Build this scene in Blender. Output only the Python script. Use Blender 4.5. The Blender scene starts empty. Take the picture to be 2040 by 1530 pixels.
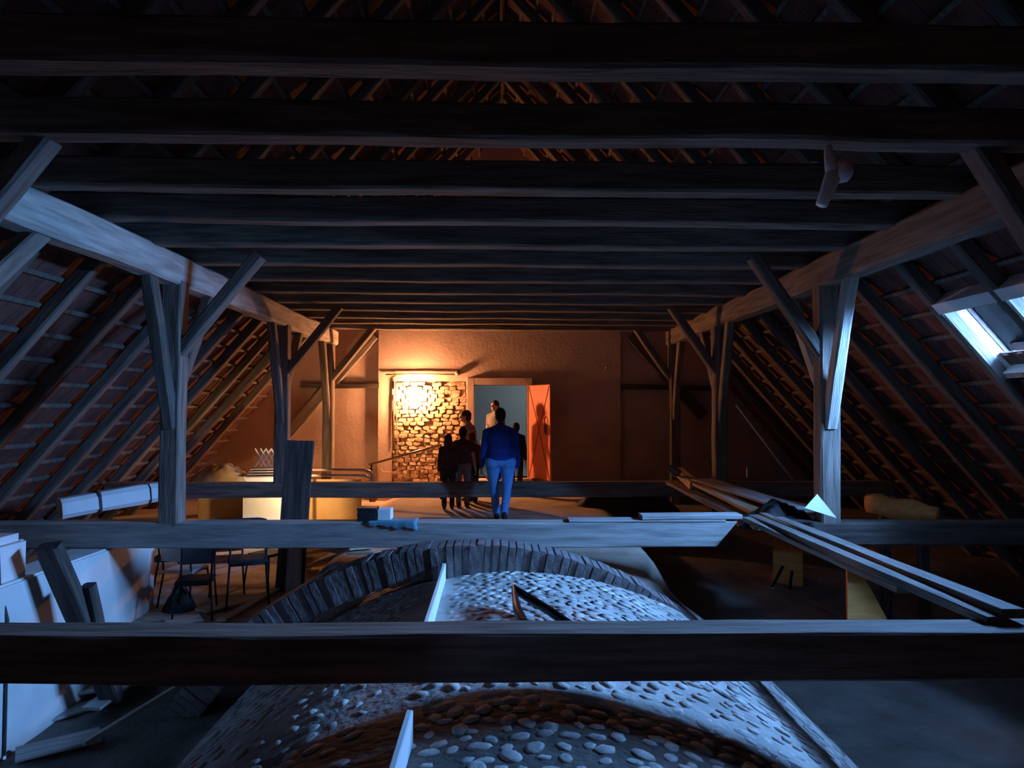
import bpy, bmesh, math, random
from mathutils import Vector, Matrix, noise
random.seed(7)
S = bpy.context.scene
C = S.collection
R = math.radians

# ------------------------------------------------------------------ camera
F = 1424.0                                   # focal length in px of the 2040 px wide frame
cam_d = bpy.data.cameras.new('camera'); cam = bpy.data.objects.new('camera', cam_d); C.objects.link(cam)
cam.location = (0, 0, 1.75)
cam.rotation_euler = (R(90) + math.atan(50 / F), 0, -math.atan(20 / F))
cam_d.sensor_width = 36; cam_d.lens = F / 2040 * 36; cam_d.clip_start = 0.05
S.camera = cam
CR = cam.rotation_euler.to_matrix()
def P(px, py, y):
    """point at forward distance y (metres from the camera) seen at photo pixel px, py"""
    d = CR @ Vector(((px - 1020) / F, -(py - 765) / F, -1))
    return Vector((0, 0, 1.75)) + d * (y / d.y)

# ------------------------------------------------------------------ world / light / exposure
W = bpy.data.worlds.new('overcast_sky'); S.world = W; W.use_nodes = True
bg = W.node_tree.nodes['Background']
bg.inputs[0].default_value = (0.19, 0.45, 1.0, 1); bg.inputs[1].default_value = 390
LAMP_W = 820
S.view_settings.view_transform = 'Standard'; S.view_settings.look = 'None'
S.view_settings.exposure = 0.0; S.view_settings.gamma = 1; S.view_settings.use_curve_mapping = False

# ------------------------------------------------------------------ materials
MT = {}
def mat(name, base, var=None, scale=6, stretch=(1, 1, 1), rough=.85, bump=.25, bscale=None, metal=0, detail=6, spec=.25, lo=.35, hi=.68, obj_rand=True):
    m = bpy.data.materials.new(name); m.use_nodes = True
    nt = m.node_tree; N = nt.nodes; L = nt.links
    b = N['Principled BSDF']
    b.inputs['Roughness'].default_value = rough; b.inputs['Metallic'].default_value = metal
    b.inputs['Specular IOR Level'].default_value = spec
    var = var or tuple(c * .6 for c in base)
    tc = N.new('ShaderNodeTexCoord'); mp = N.new('ShaderNodeMapping'); mp.inputs['Scale'].default_value = stretch
    L.new(tc.outputs['Object'], mp.inputs['Vector'])
    n = N.new('ShaderNodeTexNoise'); n.noise_dimensions = '4D'; n.inputs['Scale'].default_value = scale; n.inputs['Detail'].default_value = detail
    L.new(mp.outputs[0], n.inputs['Vector'])
    if obj_rand:
        oi = N.new('ShaderNodeObjectInfo'); mu = N.new('ShaderNodeMath'); mu.operation = 'MULTIPLY'; mu.inputs[1].default_value = 37
        L.new(oi.outputs['Random'], mu.inputs[0]); L.new(mu.outputs[0], n.inputs['W'])
    r = N.new('ShaderNodeValToRGB'); r.color_ramp.elements[0].position = lo; r.color_ramp.elements[1].position = hi
    r.color_ramp.elements[0].color = (*var, 1); r.color_ramp.elements[1].color = (*base, 1)
    L.new(n.outputs['Fac'], r.inputs[0]); L.new(r.outputs[0], b.inputs['Base Color'])
    if bump:
        n2 = N.new('ShaderNodeTexNoise'); n2.inputs['Scale'].default_value = bscale or scale * 4; n2.inputs['Detail'].default_value = 5
        L.new(mp.outputs[0], n2.inputs['Vector'])
        bp = N.new('ShaderNodeBump'); bp.inputs['Strength'].default_value = bump; bp.inputs['Distance'].default_value = .02
        L.new(n2.outputs['Fac'], bp.inputs['Height']); L.new(bp.outputs[0], b.inputs['Normal'])
    MT[name] = m; return m
G = (.6, 7, 7)
mat('wood', (.30, .25, .205), (.13, .105, .085), 3, G, bump=.5)
mat('wood_rafter', (.22, .185, .155), (.09, .075, .062), 3, G, bump=.5)
mat('wood_collar', (.28, .25, .21), (.11, .095, .08), 3, G, bump=.6)
mat('wood_pale', (.62, .57, .50), (.36, .32, .27), 3, G, bump=.4)
mat('wood_dark', (.13, .10, .085), (.05, .04, .035), 3, G, bump=.4)
mat('wood_new', (.66, .50, .33), (.48, .34, .20), 3, G, bump=.2)
mat('wood_warm_lit', (.85, .40, .12), (.70, .30, .08), 3, G, bump=.2)  # orange stands in for warm lamp light on the right-hand clutter
mat('plank_grey', (.50, .47, .43), (.27, .25, .23), 3, G, bump=.3)
mat('batten', (.20, .165, .135), (.10, .085, .07), 4, (7, .6, 7), bump=.2)
mat('tile', (.20, .075, .055), (.09, .042, .035), 5, bump=.3)
mat('roof_outer', (.12, .07, .06), None, 5)
mat('plaster', (.62, .47, .38), (.50, .36, .29), 1.6, bump=.3, bscale=14, obj_rand=False)
mat('plaster_white', (.80, .78, .75), (.58, .56, .53), 1.4, bump=.3, bscale=9, obj_rand=False)
mat('fill_shaded', (.19, .165, .145), (.10, .088, .075), 2.2, bump=.9, bscale=16, obj_rand=False)
mat('stone', (.74, .70, .64), (.26, .24, .22), 2.5, bump=.6, bscale=22)
mat('cobble', (.80, .77, .72), (.42, .40, .37), 2.5, bump=.5, bscale=22)
mat('brick', (.72, .50, .33), (.50, .31, .19), 9, bump=.8, bscale=30)
mat('mortar', (.55, .42, .32), (.36, .26, .2), 8, bump=.8, bscale=25)
mat('rib_brick', (.30, .25, .24), (.17, .14, .135), 7, bump=.6)
mat('door_red', (.78, .22, .10), (.70, .18, .08), 3, rough=.5, bump=.05)
mat('door_frame', (.66, .50, .42), (.55, .41, .34), 3, bump=.15)
mat('door_line', (.22, .06, .035), None, 3, bump=0)
mat('room', (.50, .56, .58), (.44, .50, .52), 1, bump=.1)
mat('metal_dark', (.03, .03, .032), (.015, .015, .017), 9, rough=.5, metal=.6, bump=.1)
mat('metal_grey', (.45, .42, .38), (.25, .22, .2), 9, rough=.4, metal=.7, bump=.1)
mat('pipe', (.60, .42, .30), (.45, .3, .2), 9, rough=.35, metal=.3, bump=.05)
mat('cardboard', (.68, .42, .18), (.56, .33, .13), 3, bump=.1)
mat('paper_white', (.88, .88, .86), (.80, .80, .79), 3, bump=.05)
mat('tarp_brown', (.52, .36, .2), (.36, .25, .14), 3, bump=.3)
mat('tarp_black', (.028, .027, .03), (.012, .012, .014), 5, rough=.6, bump=.3)
mat('plastic_dark', (.04, .042, .045), (.02, .02, .022), 5, rough=.5, bump=.05)
mat('plastic_red', (.22, .03, .03), (.14, .02, .02), 5, rough=.45, bump=.05)
mat('plastic_grey', (.52, .50, .48), (.42, .40, .39), 5, rough=.5, bump=.05)
mat('teal_cloth', (.16, .34, .42), (.10, .24, .30), 5, bump=.3)
mat('blue_knit', (.035, .07, .36), (.02, .045, .24), 14, bump=.4)
mat('jeans', (.16, .46, .96), (.11, .34, .82), 14, bump=.3)
mat('skin', (.55, .34, .25), (.48, .28, .2), 9, rough=.55, bump=.05)
mat('hair_dark', (.045, .028, .02), (.02, .013, .01), 30, bump=.5)
mat('hair_brown', (.16, .075, .04), (.08, .04, .02), 30, bump=.5)
mat('cloth_maroon', (.13, .05, .05), (.08, .03, .03), 12, bump=.3)
mat('cloth_navy', (.035, .035, .05), (.02, .02, .03), 12, bump=.3)
mat('cloth_grey', (.24, .21, .19), (.17, .15, .14), 12, bump=.3)
mat('cloth_pink', (.78, .55, .50), (.66, .42, .38), 12, bump=.3)
mat('cloth_white', (.82, .80, .76), (.72, .70, .66), 12, bump=.3)
mat('leather', (.05, .032, .022), (.03, .02, .014), 12, rough=.5, bump=.1)
mat('cable', (.10, .09, .09), None, 9, bump=0)
m = bpy.data.materials.new('glass'); m.use_nodes = True
nt = m.node_tree; tr = nt.nodes.new('ShaderNodeBsdfTransparent'); gl = nt.nodes.new('ShaderNodeBsdfGlossy'); mx = nt.nodes.new('ShaderNodeMixShader'); fr_ = nt.nodes.new('ShaderNodeFresnel'); fr_.inputs[0].default_value = 1.3
gl.inputs['Roughness'].default_value = .02; tr.inputs[0].default_value = (.94, .97, 1, 1)
nt.links.new(fr_.outputs[0], mx.inputs[0]); nt.links.new(tr.outputs[0], mx.inputs[1]); nt.links.new(gl.outputs[0], mx.inputs[2]); nt.links.new(mx.outputs[0], nt.nodes['Material Output'].inputs[0]); MT['glass'] = m
m = bpy.data.materials.new('lamp_glow'); m.use_nodes = True; nt = m.node_tree
e = nt.nodes.new('ShaderNodeEmission'); e.inputs[0].default_value = (1, .62, .27, 1); e.inputs[1].default_value = 60
nt.links.new(e.outputs[0], nt.nodes['Material Output'].inputs[0]); MT['lamp_glow'] = m

# ------------------------------------------------------------------ helpers
def link(name, me, m=None, parent=None, smooth=False):
    o = bpy.data.objects.new(name, me); C.objects.link(o)
    if m and not me.materials: me.materials.append(MT[m])
    if parent: o.parent = parent
    if smooth:
        for p in me.polygons: p.use_smooth = True
    return o
def bm_obj(name, bm, m, parent=None, smooth=False):
    me = bpy.data.meshes.new(name); bmesh.ops.recalc_face_normals(bm, faces=bm.faces[:]); bm.to_mesh(me); bm.free()
    return link(name, me, m, parent, smooth)
def tag(o, label, cat, group=None):
    o['label'] = label; o['category'] = cat
    if group: o['group'] = group
    return o
def struct(o): o['kind'] = 'structure'; return o
def empty(name, loc, rz=0):
    o = bpy.data.objects.new(name, None); C.objects.link(o); o.location = loc; o.rotation_euler = (0, 0, rz); o.empty_display_size = .1; return o
def bx(bm, x0, x1, y0, y1, z0, z1, M=None, bev=0):
    r = bmesh.ops.create_cube(bm, size=1)
    for v in r['verts']:
        v.co = Vector(((x0 + x1) / 2 + v.co.x * (x1 - x0), (y0 + y1) / 2 + v.co.y * (y1 - y0), (z0 + z1) / 2 + v.co.z * (z1 - z0)))
    if bev:
        es = list({e for v in r['verts'] for e in v.link_edges})
        rr = bmesh.ops.bevel(bm, geom=es, offset=bev, segments=2, affect='EDGES')
        vs = list({v for f in rr['faces'] for v in f.verts} | {v for v in r['verts'] if v.is_valid})
    else: vs = r['verts']
    if M:
        for v in vs: v.co = M @ v.co
    return vs
def box(name, x0, x1, y0, y1, z0, z1, m, parent=None, bev=0):
    bm = bmesh.new(); bx(bm, x0, x1, y0, y1, z0, z1, None, bev); return bm_obj(name, bm, m, parent)
def tube(bm, pts, r, seg=8, cap=True):
    pts = [Vector(p) for p in pts]; rings = []; prev = None
    for i, p in enumerate(pts):
        t = (pts[min(i + 1, len(pts) - 1)] - pts[max(i - 1, 0)]).normalized()
        if prev is None:
            a = t.orthogonal().normalized()
        else:
            a = (prev - t * prev.dot(t)).normalized()
        prev = a; bb = t.cross(a); rr = r[i] if isinstance(r, (list, tuple)) else r
        rings.append([bm.verts.new(p + (a * math.cos(k * 2 * math.pi / seg) + bb * math.sin(k * 2 * math.pi / seg)) * rr) for k in range(seg)])
    for i in range(len(rings) - 1):
        for k in range(seg):
            bm.faces.new((rings[i][k], rings[i][(k + 1) % seg], rings[i + 1][(k + 1) % seg], rings[i + 1][k]))
    if cap: bm.faces.new(rings[0][::-1]); bm.faces.new(rings[-1])
def tube_obj(name, pts, r, m, parent=None, seg=8):
    bm = bmesh.new(); tube(bm, pts, r, seg); return bm_obj(name, bm, m, parent, True)
def timber_mesh(L, w, h, jit=.010, seg=None, cham=.018, cut0=0, cut1=0, bow=0):
    """hewn timber along local X, width w along Y, height h along Z, slightly crooked, waney chamfered edges"""
    bm = bmesh.new(); seg = seg or max(3, int(L / .45)); rings = []
    s = random.uniform(0, 100)
    for i in range(seg + 1):
        t = i / seg; x = L * t
        oy = (noise.noise(Vector((x * .6, s, 0))) * jit * 1.6); oz = noise.noise(Vector((x * .6, s, 9))) * jit * 1.6 + bow * math.sin(math.pi * t)
        ww = w * (1 + noise.noise(Vector((x * 1.1, s, 3))) * jit * 4); hh = h * (1 + noise.noise(Vector((x * 1.1, s, 5))) * jit * 4)
        c = cham * (1 + .8 * noise.noise(Vector((x * 2, s, 7))))
        sec = [(-ww / 2 + c, -hh / 2), (ww / 2 - c, -hh / 2), (ww / 2, -hh / 2 + c), (ww / 2, hh / 2 - c), (ww / 2 - c, hh / 2), (-ww / 2 + c, hh / 2), (-ww / 2, hh / 2 - c), (-ww / 2, -hh / 2 + c)]
        ring = []
        for (yy, zz) in sec:
            sx = x
            if i == 0: sx += cut0 * (zz / h + .5)
            if i == seg: sx += cut1 * (zz / h + .5)
            ring.append(bm.verts.new((sx, yy + oy + random.uniform(-jit, jit) * .3, zz + oz + random.uniform(-jit, jit) * .3)))
        rings.append(ring)
    for i in range(seg):
        for k in range(8):
            bm.faces.new((rings[i][k], rings[i][(k + 1) % 8], rings[i + 1][(k + 1) % 8], rings[i + 1][k]))
    bm.faces.new(rings[0][::-1]); bm.faces.new(rings[-1])
    me = bpy.data.meshes.new('timber'); bmesh.ops.recalc_face_normals(bm, faces=bm.faces[:]); bm.to_mesh(me); bm.free(); return me
def axis_matrix(p0, p1, up=(0, 0, 1)):
    p0, p1 = Vector(p0), Vector(p1); x = (p1 - p0).normalized(); z = Vector(up)
    z = (z - x * z.dot(x)).normalized(); y = z.cross(x)
    M = Matrix((x, y, z)).transposed().to_4x4(); M.translation = p0; return M
def timber(name, p0, p1, w, h, m='wood', label=None, cat='timber', group=None, up=(0, 0, 1), parent=None, **k):
    p0, p1 = Vector(p0), Vector(p1)
    o = link(name, timber_mesh((p1 - p0).length, w, h, **k), m, parent); o.matrix_world = axis_matrix(p0, p1, up)
    if label: tag(o, label, cat, group)
    return o
def board(name, p0, p1, w, t, m, label, cat='board', group=None, up=(0, 0, 1), **k):
    return timber(name, p0, p1, w, t, m, label, cat, group, up, cham=min(.006, t / 4), jit=k.pop('jit', .004), **k)

# ------------------------------------------------------------------ dimensions
PX = 3.70                 # queen post centre
PURB, PURT = 3.16, 3.45   # purlin underside and top
SL = 1.15                 # roof slope (rise / run)
def roof_x(z): return 3.92 + (3.52 - z) / SL          # underside of the rafters
RZ = 3.52 + 3.92 * SL     # ridge, underside
YB, YW = -1.0, 16.6       # back of the built place, rear wall
RAFT = [2.55, 3.55, 4.5, 5.55, 6.5, 7.45, 8.45, 9.5, 10.5, 11.45, 12.4, 13.4, 14.3, 15.3]

# ------------------------------------------------------------------ floor: top side of the vaults
def sm(a, b, x):
    t = max(0, min(1, (x - a) / (b - a))); return t * t * (3 - 2 * t)
def floor_z(x, y):
    Rr = 3.6; ax = min(abs(x - .12), 2.9)
    arch = -(Rr - math.sqrt(Rr * Rr - ax * ax))
    yc = 5.9 if y > 4.2 else 2.2
    z1 = .13 - .03 * ((y - yc) / 2) ** 2 + arch
    z1 = max(z1, -1.3)
    z2 = -.75 * sm(1.9, 2.7, -x) - (1.1 - .5 * sm(9, 11, y)) * sm(1.7, 2.5, x)
    z2 = z2 * (1 - .55 * sm(12, 13.2, y))
    t = sm(8.3, 9.0, y) if x > -1.5 else sm(7.55, 8.3, y)
    return z1 * (1 - t) + z2 * t + .02 * noise.noise(Vector((x * 1.3, y * 1.3, 0)))
bm = bmesh.new(); NX, NY = 170, 190; vs = []
for j in range(NY + 1):
    y = YB + (YW + .1 - YB) * j / NY
    vs.append([bm.verts.new((-8.5 + 17 * i / NX, y, floor_z(-8.5 + 17 * i / NX, y))) for i in range(NX + 1)])
for j in range(NY):
    for i in range(NX): bm.faces.new((vs[j][i], vs[j][i + 1], vs[j + 1][i + 1], vs[j + 1][i]))
floor = struct(bm_obj('floor', bm, 'fill_shaded', None, True))
mat('vault_mortar_lit', (.64, .60, .55), (.36, .33, .30), 2.4, bump=.9, bscale=16, obj_rand=False); floor.data.materials.append(MT['vault_mortar_lit']); mat('screed_lit', (.60, .50, .38), (.38, .31, .24), 2.2, bump=.6, bscale=12, obj_rand=False); floor.data.materials.append(MT['screed_lit'])
for p_ in floor.data.polygons:  # floor colours carry the light: shaded flanks darkened, lit crown and walkway paler
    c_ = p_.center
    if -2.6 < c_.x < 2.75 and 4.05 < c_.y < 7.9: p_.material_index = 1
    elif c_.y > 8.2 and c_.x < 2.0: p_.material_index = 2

# stones bedded in the vault backs
def stone_mesh(sd):
    rnd = random.Random(sd); bm = bmesh.new(); bmesh.ops.create_icosphere(bm, subdivisions=2 if sd % 2 else 1, radius=.5)
    for v in bm.verts:
        v.co = Vector((v.co.x * (1 + .25 * noise.noise(v.co * 2 + Vector((sd, 0, 0)))), v.co.y * (1 + .3 * noise.noise(v.co * 2 + Vector((0, sd, 0)))), max(-.2, min(.34, v.co.z)) * .9))
    me = bpy.data.meshes.new('stone'); bm.to_mesh(me); bm.free(); me.materials.append(MT['cobble' if sd < 6 else 'stone']); 
    for p in me.polygons: p.use_smooth = True
    return me
SM = [stone_mesh(i) for i in range(12)]
spots = []
def scatter(x0, x1, y0, y1, step, kind, size):
    y = y0; row = 0
    while y < y1:
        x = x0 + (row % 2) * step / 2
        while x < x1:
            spots.append((x + random.uniform(-.3, .3) * step, y + random.uniform(-.25, .25) * step, kind, size * random.uniform(.65, 1.15)))
            x += step
        y += step * .85; row += 1
scatter(-.45, 2.3, 3.2, 4.75, .13, 0, .112)
scatter(-2.6, -.75, 3.2, 4.75, .17, 0, .11)
scatter(-.42, 2.75, 4.8, 7.9, .125, 1, .145)
scatter(-2.7, -.75, 4.8, 7.9, .135, 1, .145)
spots.sort(key=lambda s: s[1])
big = [s for s in spots if random.random() < 2][:300]
def stone_matrix(s):
    x, y, k, sz = s; e = .03
    n = Vector((-(floor_z(x + e, y) - floor_z(x - e, y)) / (2 * e), -(floor_z(x, y + e) - floor_z(x, y - e)) / (2 * e), 1)).normalized()
    q = n.to_track_quat('Z', 'Y').to_matrix() @ Matrix.Rotation(random.uniform(0, 6.28), 3, 'Z')
    M = q.to_4x4() @ Matrix.Diagonal((sz * 1.15, sz * .8, sz * (.17 if k else .42), 1)); M.translation = (x, y, floor_z(x, y) - .004); return M
for s in spots[:300]:
    o = link('stone', SM[random.randrange(6) + 6 * s[2]], None, floor); o.matrix_world = stone_matrix(s)
def join_instances(name, items, m, parent):
    V = []; Fc = []
    for me, M in items:
        o = len(V); V += [M @ v.co for v in me.vertices]; Fc += [[o + i for i in p.vertices] for p in me.polygons]
    me = bpy.data.meshes.new(name); me.from_pydata(V, [], Fc); ob = link(name, me, m, parent, True); ob['kind'] = 'stuff'; return ob
join_instances('bedded_stones', [(SM[6 + 2 * random.randrange(3)], stone_matrix(s)) for s in spots[300:]], 'stone', floor)

# ------------------------------------------------------------------ rear wall with doorway
DX0, DX1, DZ0, DZ1 = -.64, .58, .17, 2.31
bm = bmesh.new()
def prism(bm, pts, y0, y1):
    a = [bm.verts.new((x, y0, z)) for x, z in pts]; c = [bm.verts.new((x, y1, z)) for x, z in pts]; n = len(pts)
    bm.faces.new(a); bm.faces.new(c[::-1])
    for i in range(n): bm.faces.new((a[i], c[i], c[(i + 1) % n], a[(i + 1) % n]))
RO = .24
prism(bm, [(-8.7, -1.5), (DX0, -1.5), (DX0, RZ + RO), (-8.7, -1.0)], YW, YW + .4)
prism(bm, [(DX1, -1.5), (8.7, -1.5), (8.7, -1.0), (DX1, RZ + RO)], YW, YW + .4)
prism(bm, [(DX0, DZ1), (DX1, DZ1), (DX1, RZ + RO), (0, RZ + RO + .6), (DX0, RZ + RO)], YW, YW + .4)
prism(bm, [(DX0, -1.4), (DX1, -1.4), (DX1, DZ0), (DX0, DZ0)], YW, YW + .4)
wall = struct(bm_obj('wall_back', bm, 'plaster'))
# thicker central masonry panel, left free where the bare bricks show
x0, x1 = P(755, 800, YW).x, P(1235, 800, YW).x
bxl, bxr = P(783, 800, YW).x, P(929, 800, YW).x
bzt, bzb = P(800, 760, YW).z, P(800, 975, YW).z
PT = YW - .10
bm = bmesh.new()
for a in ((x0, bxl, -.4, 6.4), (bxl, bxr, bzt, 6.4), (bxl, bxr, -.4, bzb), (bxr, DX0 - .12, -.4, 6.4), (DX0 - .12, DX1 + .12, DZ1 + .14, 6.4), (DX1 + .12, x1, -.4, 5.6), (DX0 - .12, DX1 + .12, -.4, DZ0)):
    z1 = min(a[3], RZ - max(abs(a[0]), abs(a[1])) * SL)
    bx(bm, a[0], a[1], PT, YW + .02, a[2], z1)
bm_obj('masonry_panel', bm, 'plaster', wall)
bm = bmesh.new(); bx(bm, bxl, bxr, YW - .03, YW + .02, bzb, bzt); bm_obj('mortar_bed', bm, 'mortar', wall)
def brick_mesh(sd):
    rnd = random.Random(sd); bm = bmesh.new(); bmesh.ops.create_cube(bm, size=1)
    bmesh.ops.subdivide_edges(bm, edges=bm.edges[:], cuts=1)
    for v in bm.verts: v.co = v.co * (1 - .12 * (v.co.length > .8)) + Vector([rnd.uniform(-.09, .09) for _ in range(3)])
    me = bpy.data.meshes.new('brick'); bm.to_mesh(me); bm.free(); me.materials.append(MT['brick']); return me
BM = [brick_mesh(i) for i in range(9)]
z = bzb + .04; row = 0
while z < bzt - .03:
    x = bxl + .02 - (row % 2) * .09
    while x < bxr - .03:
        w = random.uniform(.14, .22); xa, xb = max(x, bxl + .005), min(x + w, bxr - .005)
        if xb - xa > .05 and random.random() > .04:
            o = link('brick', BM[random.randrange(9)], None, wall); o.location = ((xa + xb) / 2, YW - .055 + random.uniform(-.018, .018), z + random.uniform(-.012, .012))
            o.scale = (xb - xa - .015, .09, random.uniform(.07, .095)); o.rotation_euler = (random.uniform(-.15, .15), random.uniform(-.1, .1), random.uniform(-.12, .12))
        x += w + .012
    z += .092; row += 1
# timber framing on the wall, both sides
def wt(name, a, b, w=.2, t=.16, m='wood_dark'):
    return timber(name, P(*a, YW - .05), P(*b, YW - .05), t, w, m, parent=wall, up=(0, 0, 1) if abs(a[1] - b[1]) < abs(a[0] - b[0]) else (1, 0, 0))
wt('wall_brace', (745, 668), (560, 880), .26, .16, 'wood')
wt('wall_rail', (600, 768), (756, 768), .12)
wt('wall_brace', (1255, 668), (1400, 830), .24)
wt('wall_rail', (1236, 770), (1420, 774), .12)
# door frame, leaf and the room behind
dr = empty('door_1', (DX0, YW, DZ0)); struct(dr)
def frm(nm, *a, m='door_frame', parent=dr, bev=.008):
    o = box(nm, *a, m, None, bev); o.parent = parent; o.matrix_parent_inverse = Matrix.Translation(parent.location).inverted(); return o
frm('jamb', DX0 - .16, DX0, YW - .18, YW + .1, DZ0 - .1, DZ1 + .16)
frm('jamb', DX1, DX1 + .12, YW - .18, YW + .1, DZ0 - .1, DZ1 + .16)
frm('lintel', DX0, DX1, YW - .18, YW + .1, DZ1, DZ1 + .16)
frm('threshold', DX0 - .1, DX1 + .1, YW - .75, YW + .2, DZ0 - .14, DZ0)
# leaf: hinge at right jamb, swung towards the camera
hx, hy = DX1 + .05, YW - .16; ex, ey = P(1097, 800, 15.72).x, 15.72
ang = math.atan2(ey - hy, ex - hx); LW = math.hypot(ex - hx, ey - hy)
lf = empty('door_leaf', (hx, hy, DZ0 + .01), ang); tag(lf, 'orange red painted door leaf with diagonal braces standing open', 'door')
LH = DZ1 - DZ0 - .03
box('panel', 0, LW, -.02, .02, 0, LH, 'door_red', lf, .004)
for a, c in (((.02, LH - .02), (LW / 2, LH * .52)), ((LW - .02, LH - .02), (LW / 2, LH * .52)), ((LW / 2, LH * .52), (LW - .02, .03)), ((LW / 2, LH * .52), (.02, .03))):
    bm = bmesh.new(); d = Vector((c[0] - a[0], 0, c[1] - a[1])); M = axis_matrix((a[0], -.022, a[1]), (c[0], -.022, c[1]), (0, 1, 0))
    bx(bm, 0, d.length, -.008, .008, -.006, .006, M); bm_obj('brace_strip', bm, 'door_line', lf)
lp = box('lock_plate', LW - .16, LW - .02, -.032, -.02, LH * .47, LH * .58, 'door_line', lf, .003)
bm = bmesh.new(); tube(bm, [(LW - .13, -.03, LH * .49), (LW - .13, -.07, LH * .50), (LW - .13, -.07, LH * .65), (LW - .13, -.03, LH * .66)], .012); bm_obj('handle', bm, 'metal_dark', lp, True)
# room beyond the door
bm = bmesh.new(); ry0, ry1 = YW + .4, YW + 3.0
for a in ((-2.2, -2.1, ry0, ry1, DZ0 - .1, 2.9), (2.1, 2.2, ry0, ry1, DZ0 - .1, 2.9), (-2.2, 2.2, ry1, ry1 + .1, DZ0 - .1, 2.9)): bx(bm, *a)
struct(bm_obj('wall_passage', bm, 'room'))
struct(box('floor_passage', -2.2, 2.2, YW + .1, ry1 + .1, DZ0 - .12, DZ0 - .02, 'room'))
struct(box('ceiling_passage', -2.2, 2.2, ry0, ry1 + .1, 2.9, 3.0, 'room'))

# ------------------------------------------------------------------ roof planes: covering slab, battens, tiles
LID = .95
SKY = [(5.60, 6.45), (6.56, 7.40)]; SZ0, SZ1 = 2.08, 2.74
TN = 1 / math.hypot(1, SL)
def slope_pt(side, z, off):   # point on the rafter underside line moved outwards by off
    return Vector((side * (roof_x(z) + off * SL * TN), 0, z + off * TN))
ZE = -1.5
TL = .34; rows_z = []
s = 0; dz = TL * SL * TN
z = ZE + .1
while z < RZ - .1: rows_z.append(z); z += dz
tile_spots = []
for side, nm in ((-1, 'left'), (1, 'right')):
    bm = bmesh.new()
    def slab(ya, yb, za, zb):
        pts = [slope_pt(side, za, .24), slope_pt(side, zb, .24), slope_pt(side, zb, .30), slope_pt(side, za, .30)]
        a = [bm.verts.new((p.x, ya, p.z)) for p in pts]; c = [bm.verts.new((p.x, yb, p.z)) for p in pts]
        bm.faces.new(a); bm.faces.new(c[::-1])
        for i in range(4): bm.faces.new((a[i], c[i], c[(i + 1) % 4], a[(i + 1) % 4]))
    top = RZ + .5
    if side < 0: slab(YB, YW + .4, ZE, top)
    else:
        slab(YB, YW + .4, ZE, SZ0); slab(YB, YW + .4, SZ1, top)
        ys = [YB] + [v for s_ in SKY for v in s_] + [YW + .4]
        for i in range(0, len(ys), 2): slab(ys[i], ys[i + 1], SZ0, SZ1)
    roof = struct(bm_obj('ceiling_' + nm, bm, 'roof_outer'))
    # battens, one by one (interrupted by the skylights)
    for z in rows_z:
        segs = [(YB, YW)]
        if side > 0 and SZ0 - .06 < z < SZ1 + .02: segs = [(YB, SKY[0][0] - .02), (SKY[1][1] + .02, YW)]
        for ya, yb in segs:
            p = slope_pt(side, z, .175)
            o = link('batten', timber_mesh(yb - ya, .05, .035, jit=.003, cham=.004, seg=6), 'batten', roof)
            o.matrix_world = axis_matrix((p.x, ya, p.z), (p.x, yb, p.z), (side * SL, 0, 1))
    for z in rows_z:
        n = int((YW - YB) / .2)
        for k in range(n):
            y = YB + .1 + k * .2
            if side > 0 and SZ0 - .12 < z < SZ1 - .12 and SKY[0][0] - .1 < y < SKY[1][1] + .1: continue
            p = slope_pt(side, z + dz * .45, .212)
            M = axis_matrix((p.x, y, p.z), (p.x, y + 1, p.z), (side * SL, 0, 1))
            # local: x along ridge, y up/down slope, z outwards
            M = M @ Matrix.Rotation(random.uniform(-.015, .015), 4, 'Z') @ Matrix.Rotation((.07 + random.uniform(-.01, .02)) * (1 if side > 0 else 1) * (-side), 4, 'X')
            d = abs(p.x / max(y, .1)); vis = y > 1 and d < .75 and -.6 < (p.z - 1.75) / y < .6 and p.z < 3.6
            tile_spots.append((0 if vis else 1, y, roof, M))
bm = bmesh.new(); bx(bm, -.097, .097, -.21, .21, -.008, .008)
for sx in (-1, 1):
    bx(bm, sx * .09 - .008, sx * .09 + .008, -.21, .21, .004, .018)
bx(bm, -.03, .03, .18, .2, -.03, -.006)
tile_me = bpy.data.meshes.new('roof_tile'); bm.to_mesh(tile_me); bm.free(); tile_me.materials.append(MT['tile'])
tile_spots.sort(key=lambda t: t[:2])
rest = {}
for i, (v, y, roof, M) in enumerate(tile_spots):
    if i < 300: o = link('roof_tile', tile_me, None, roof); o.matrix_world = M
    else: rest.setdefault(roof.name, []).append((tile_me, M))
for k, v in rest.items():
    o = join_instances('roof_tiling', v, 'tile', bpy.data.objects[k])
    for p in o.data.polygons: p.use_smooth = False
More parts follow.
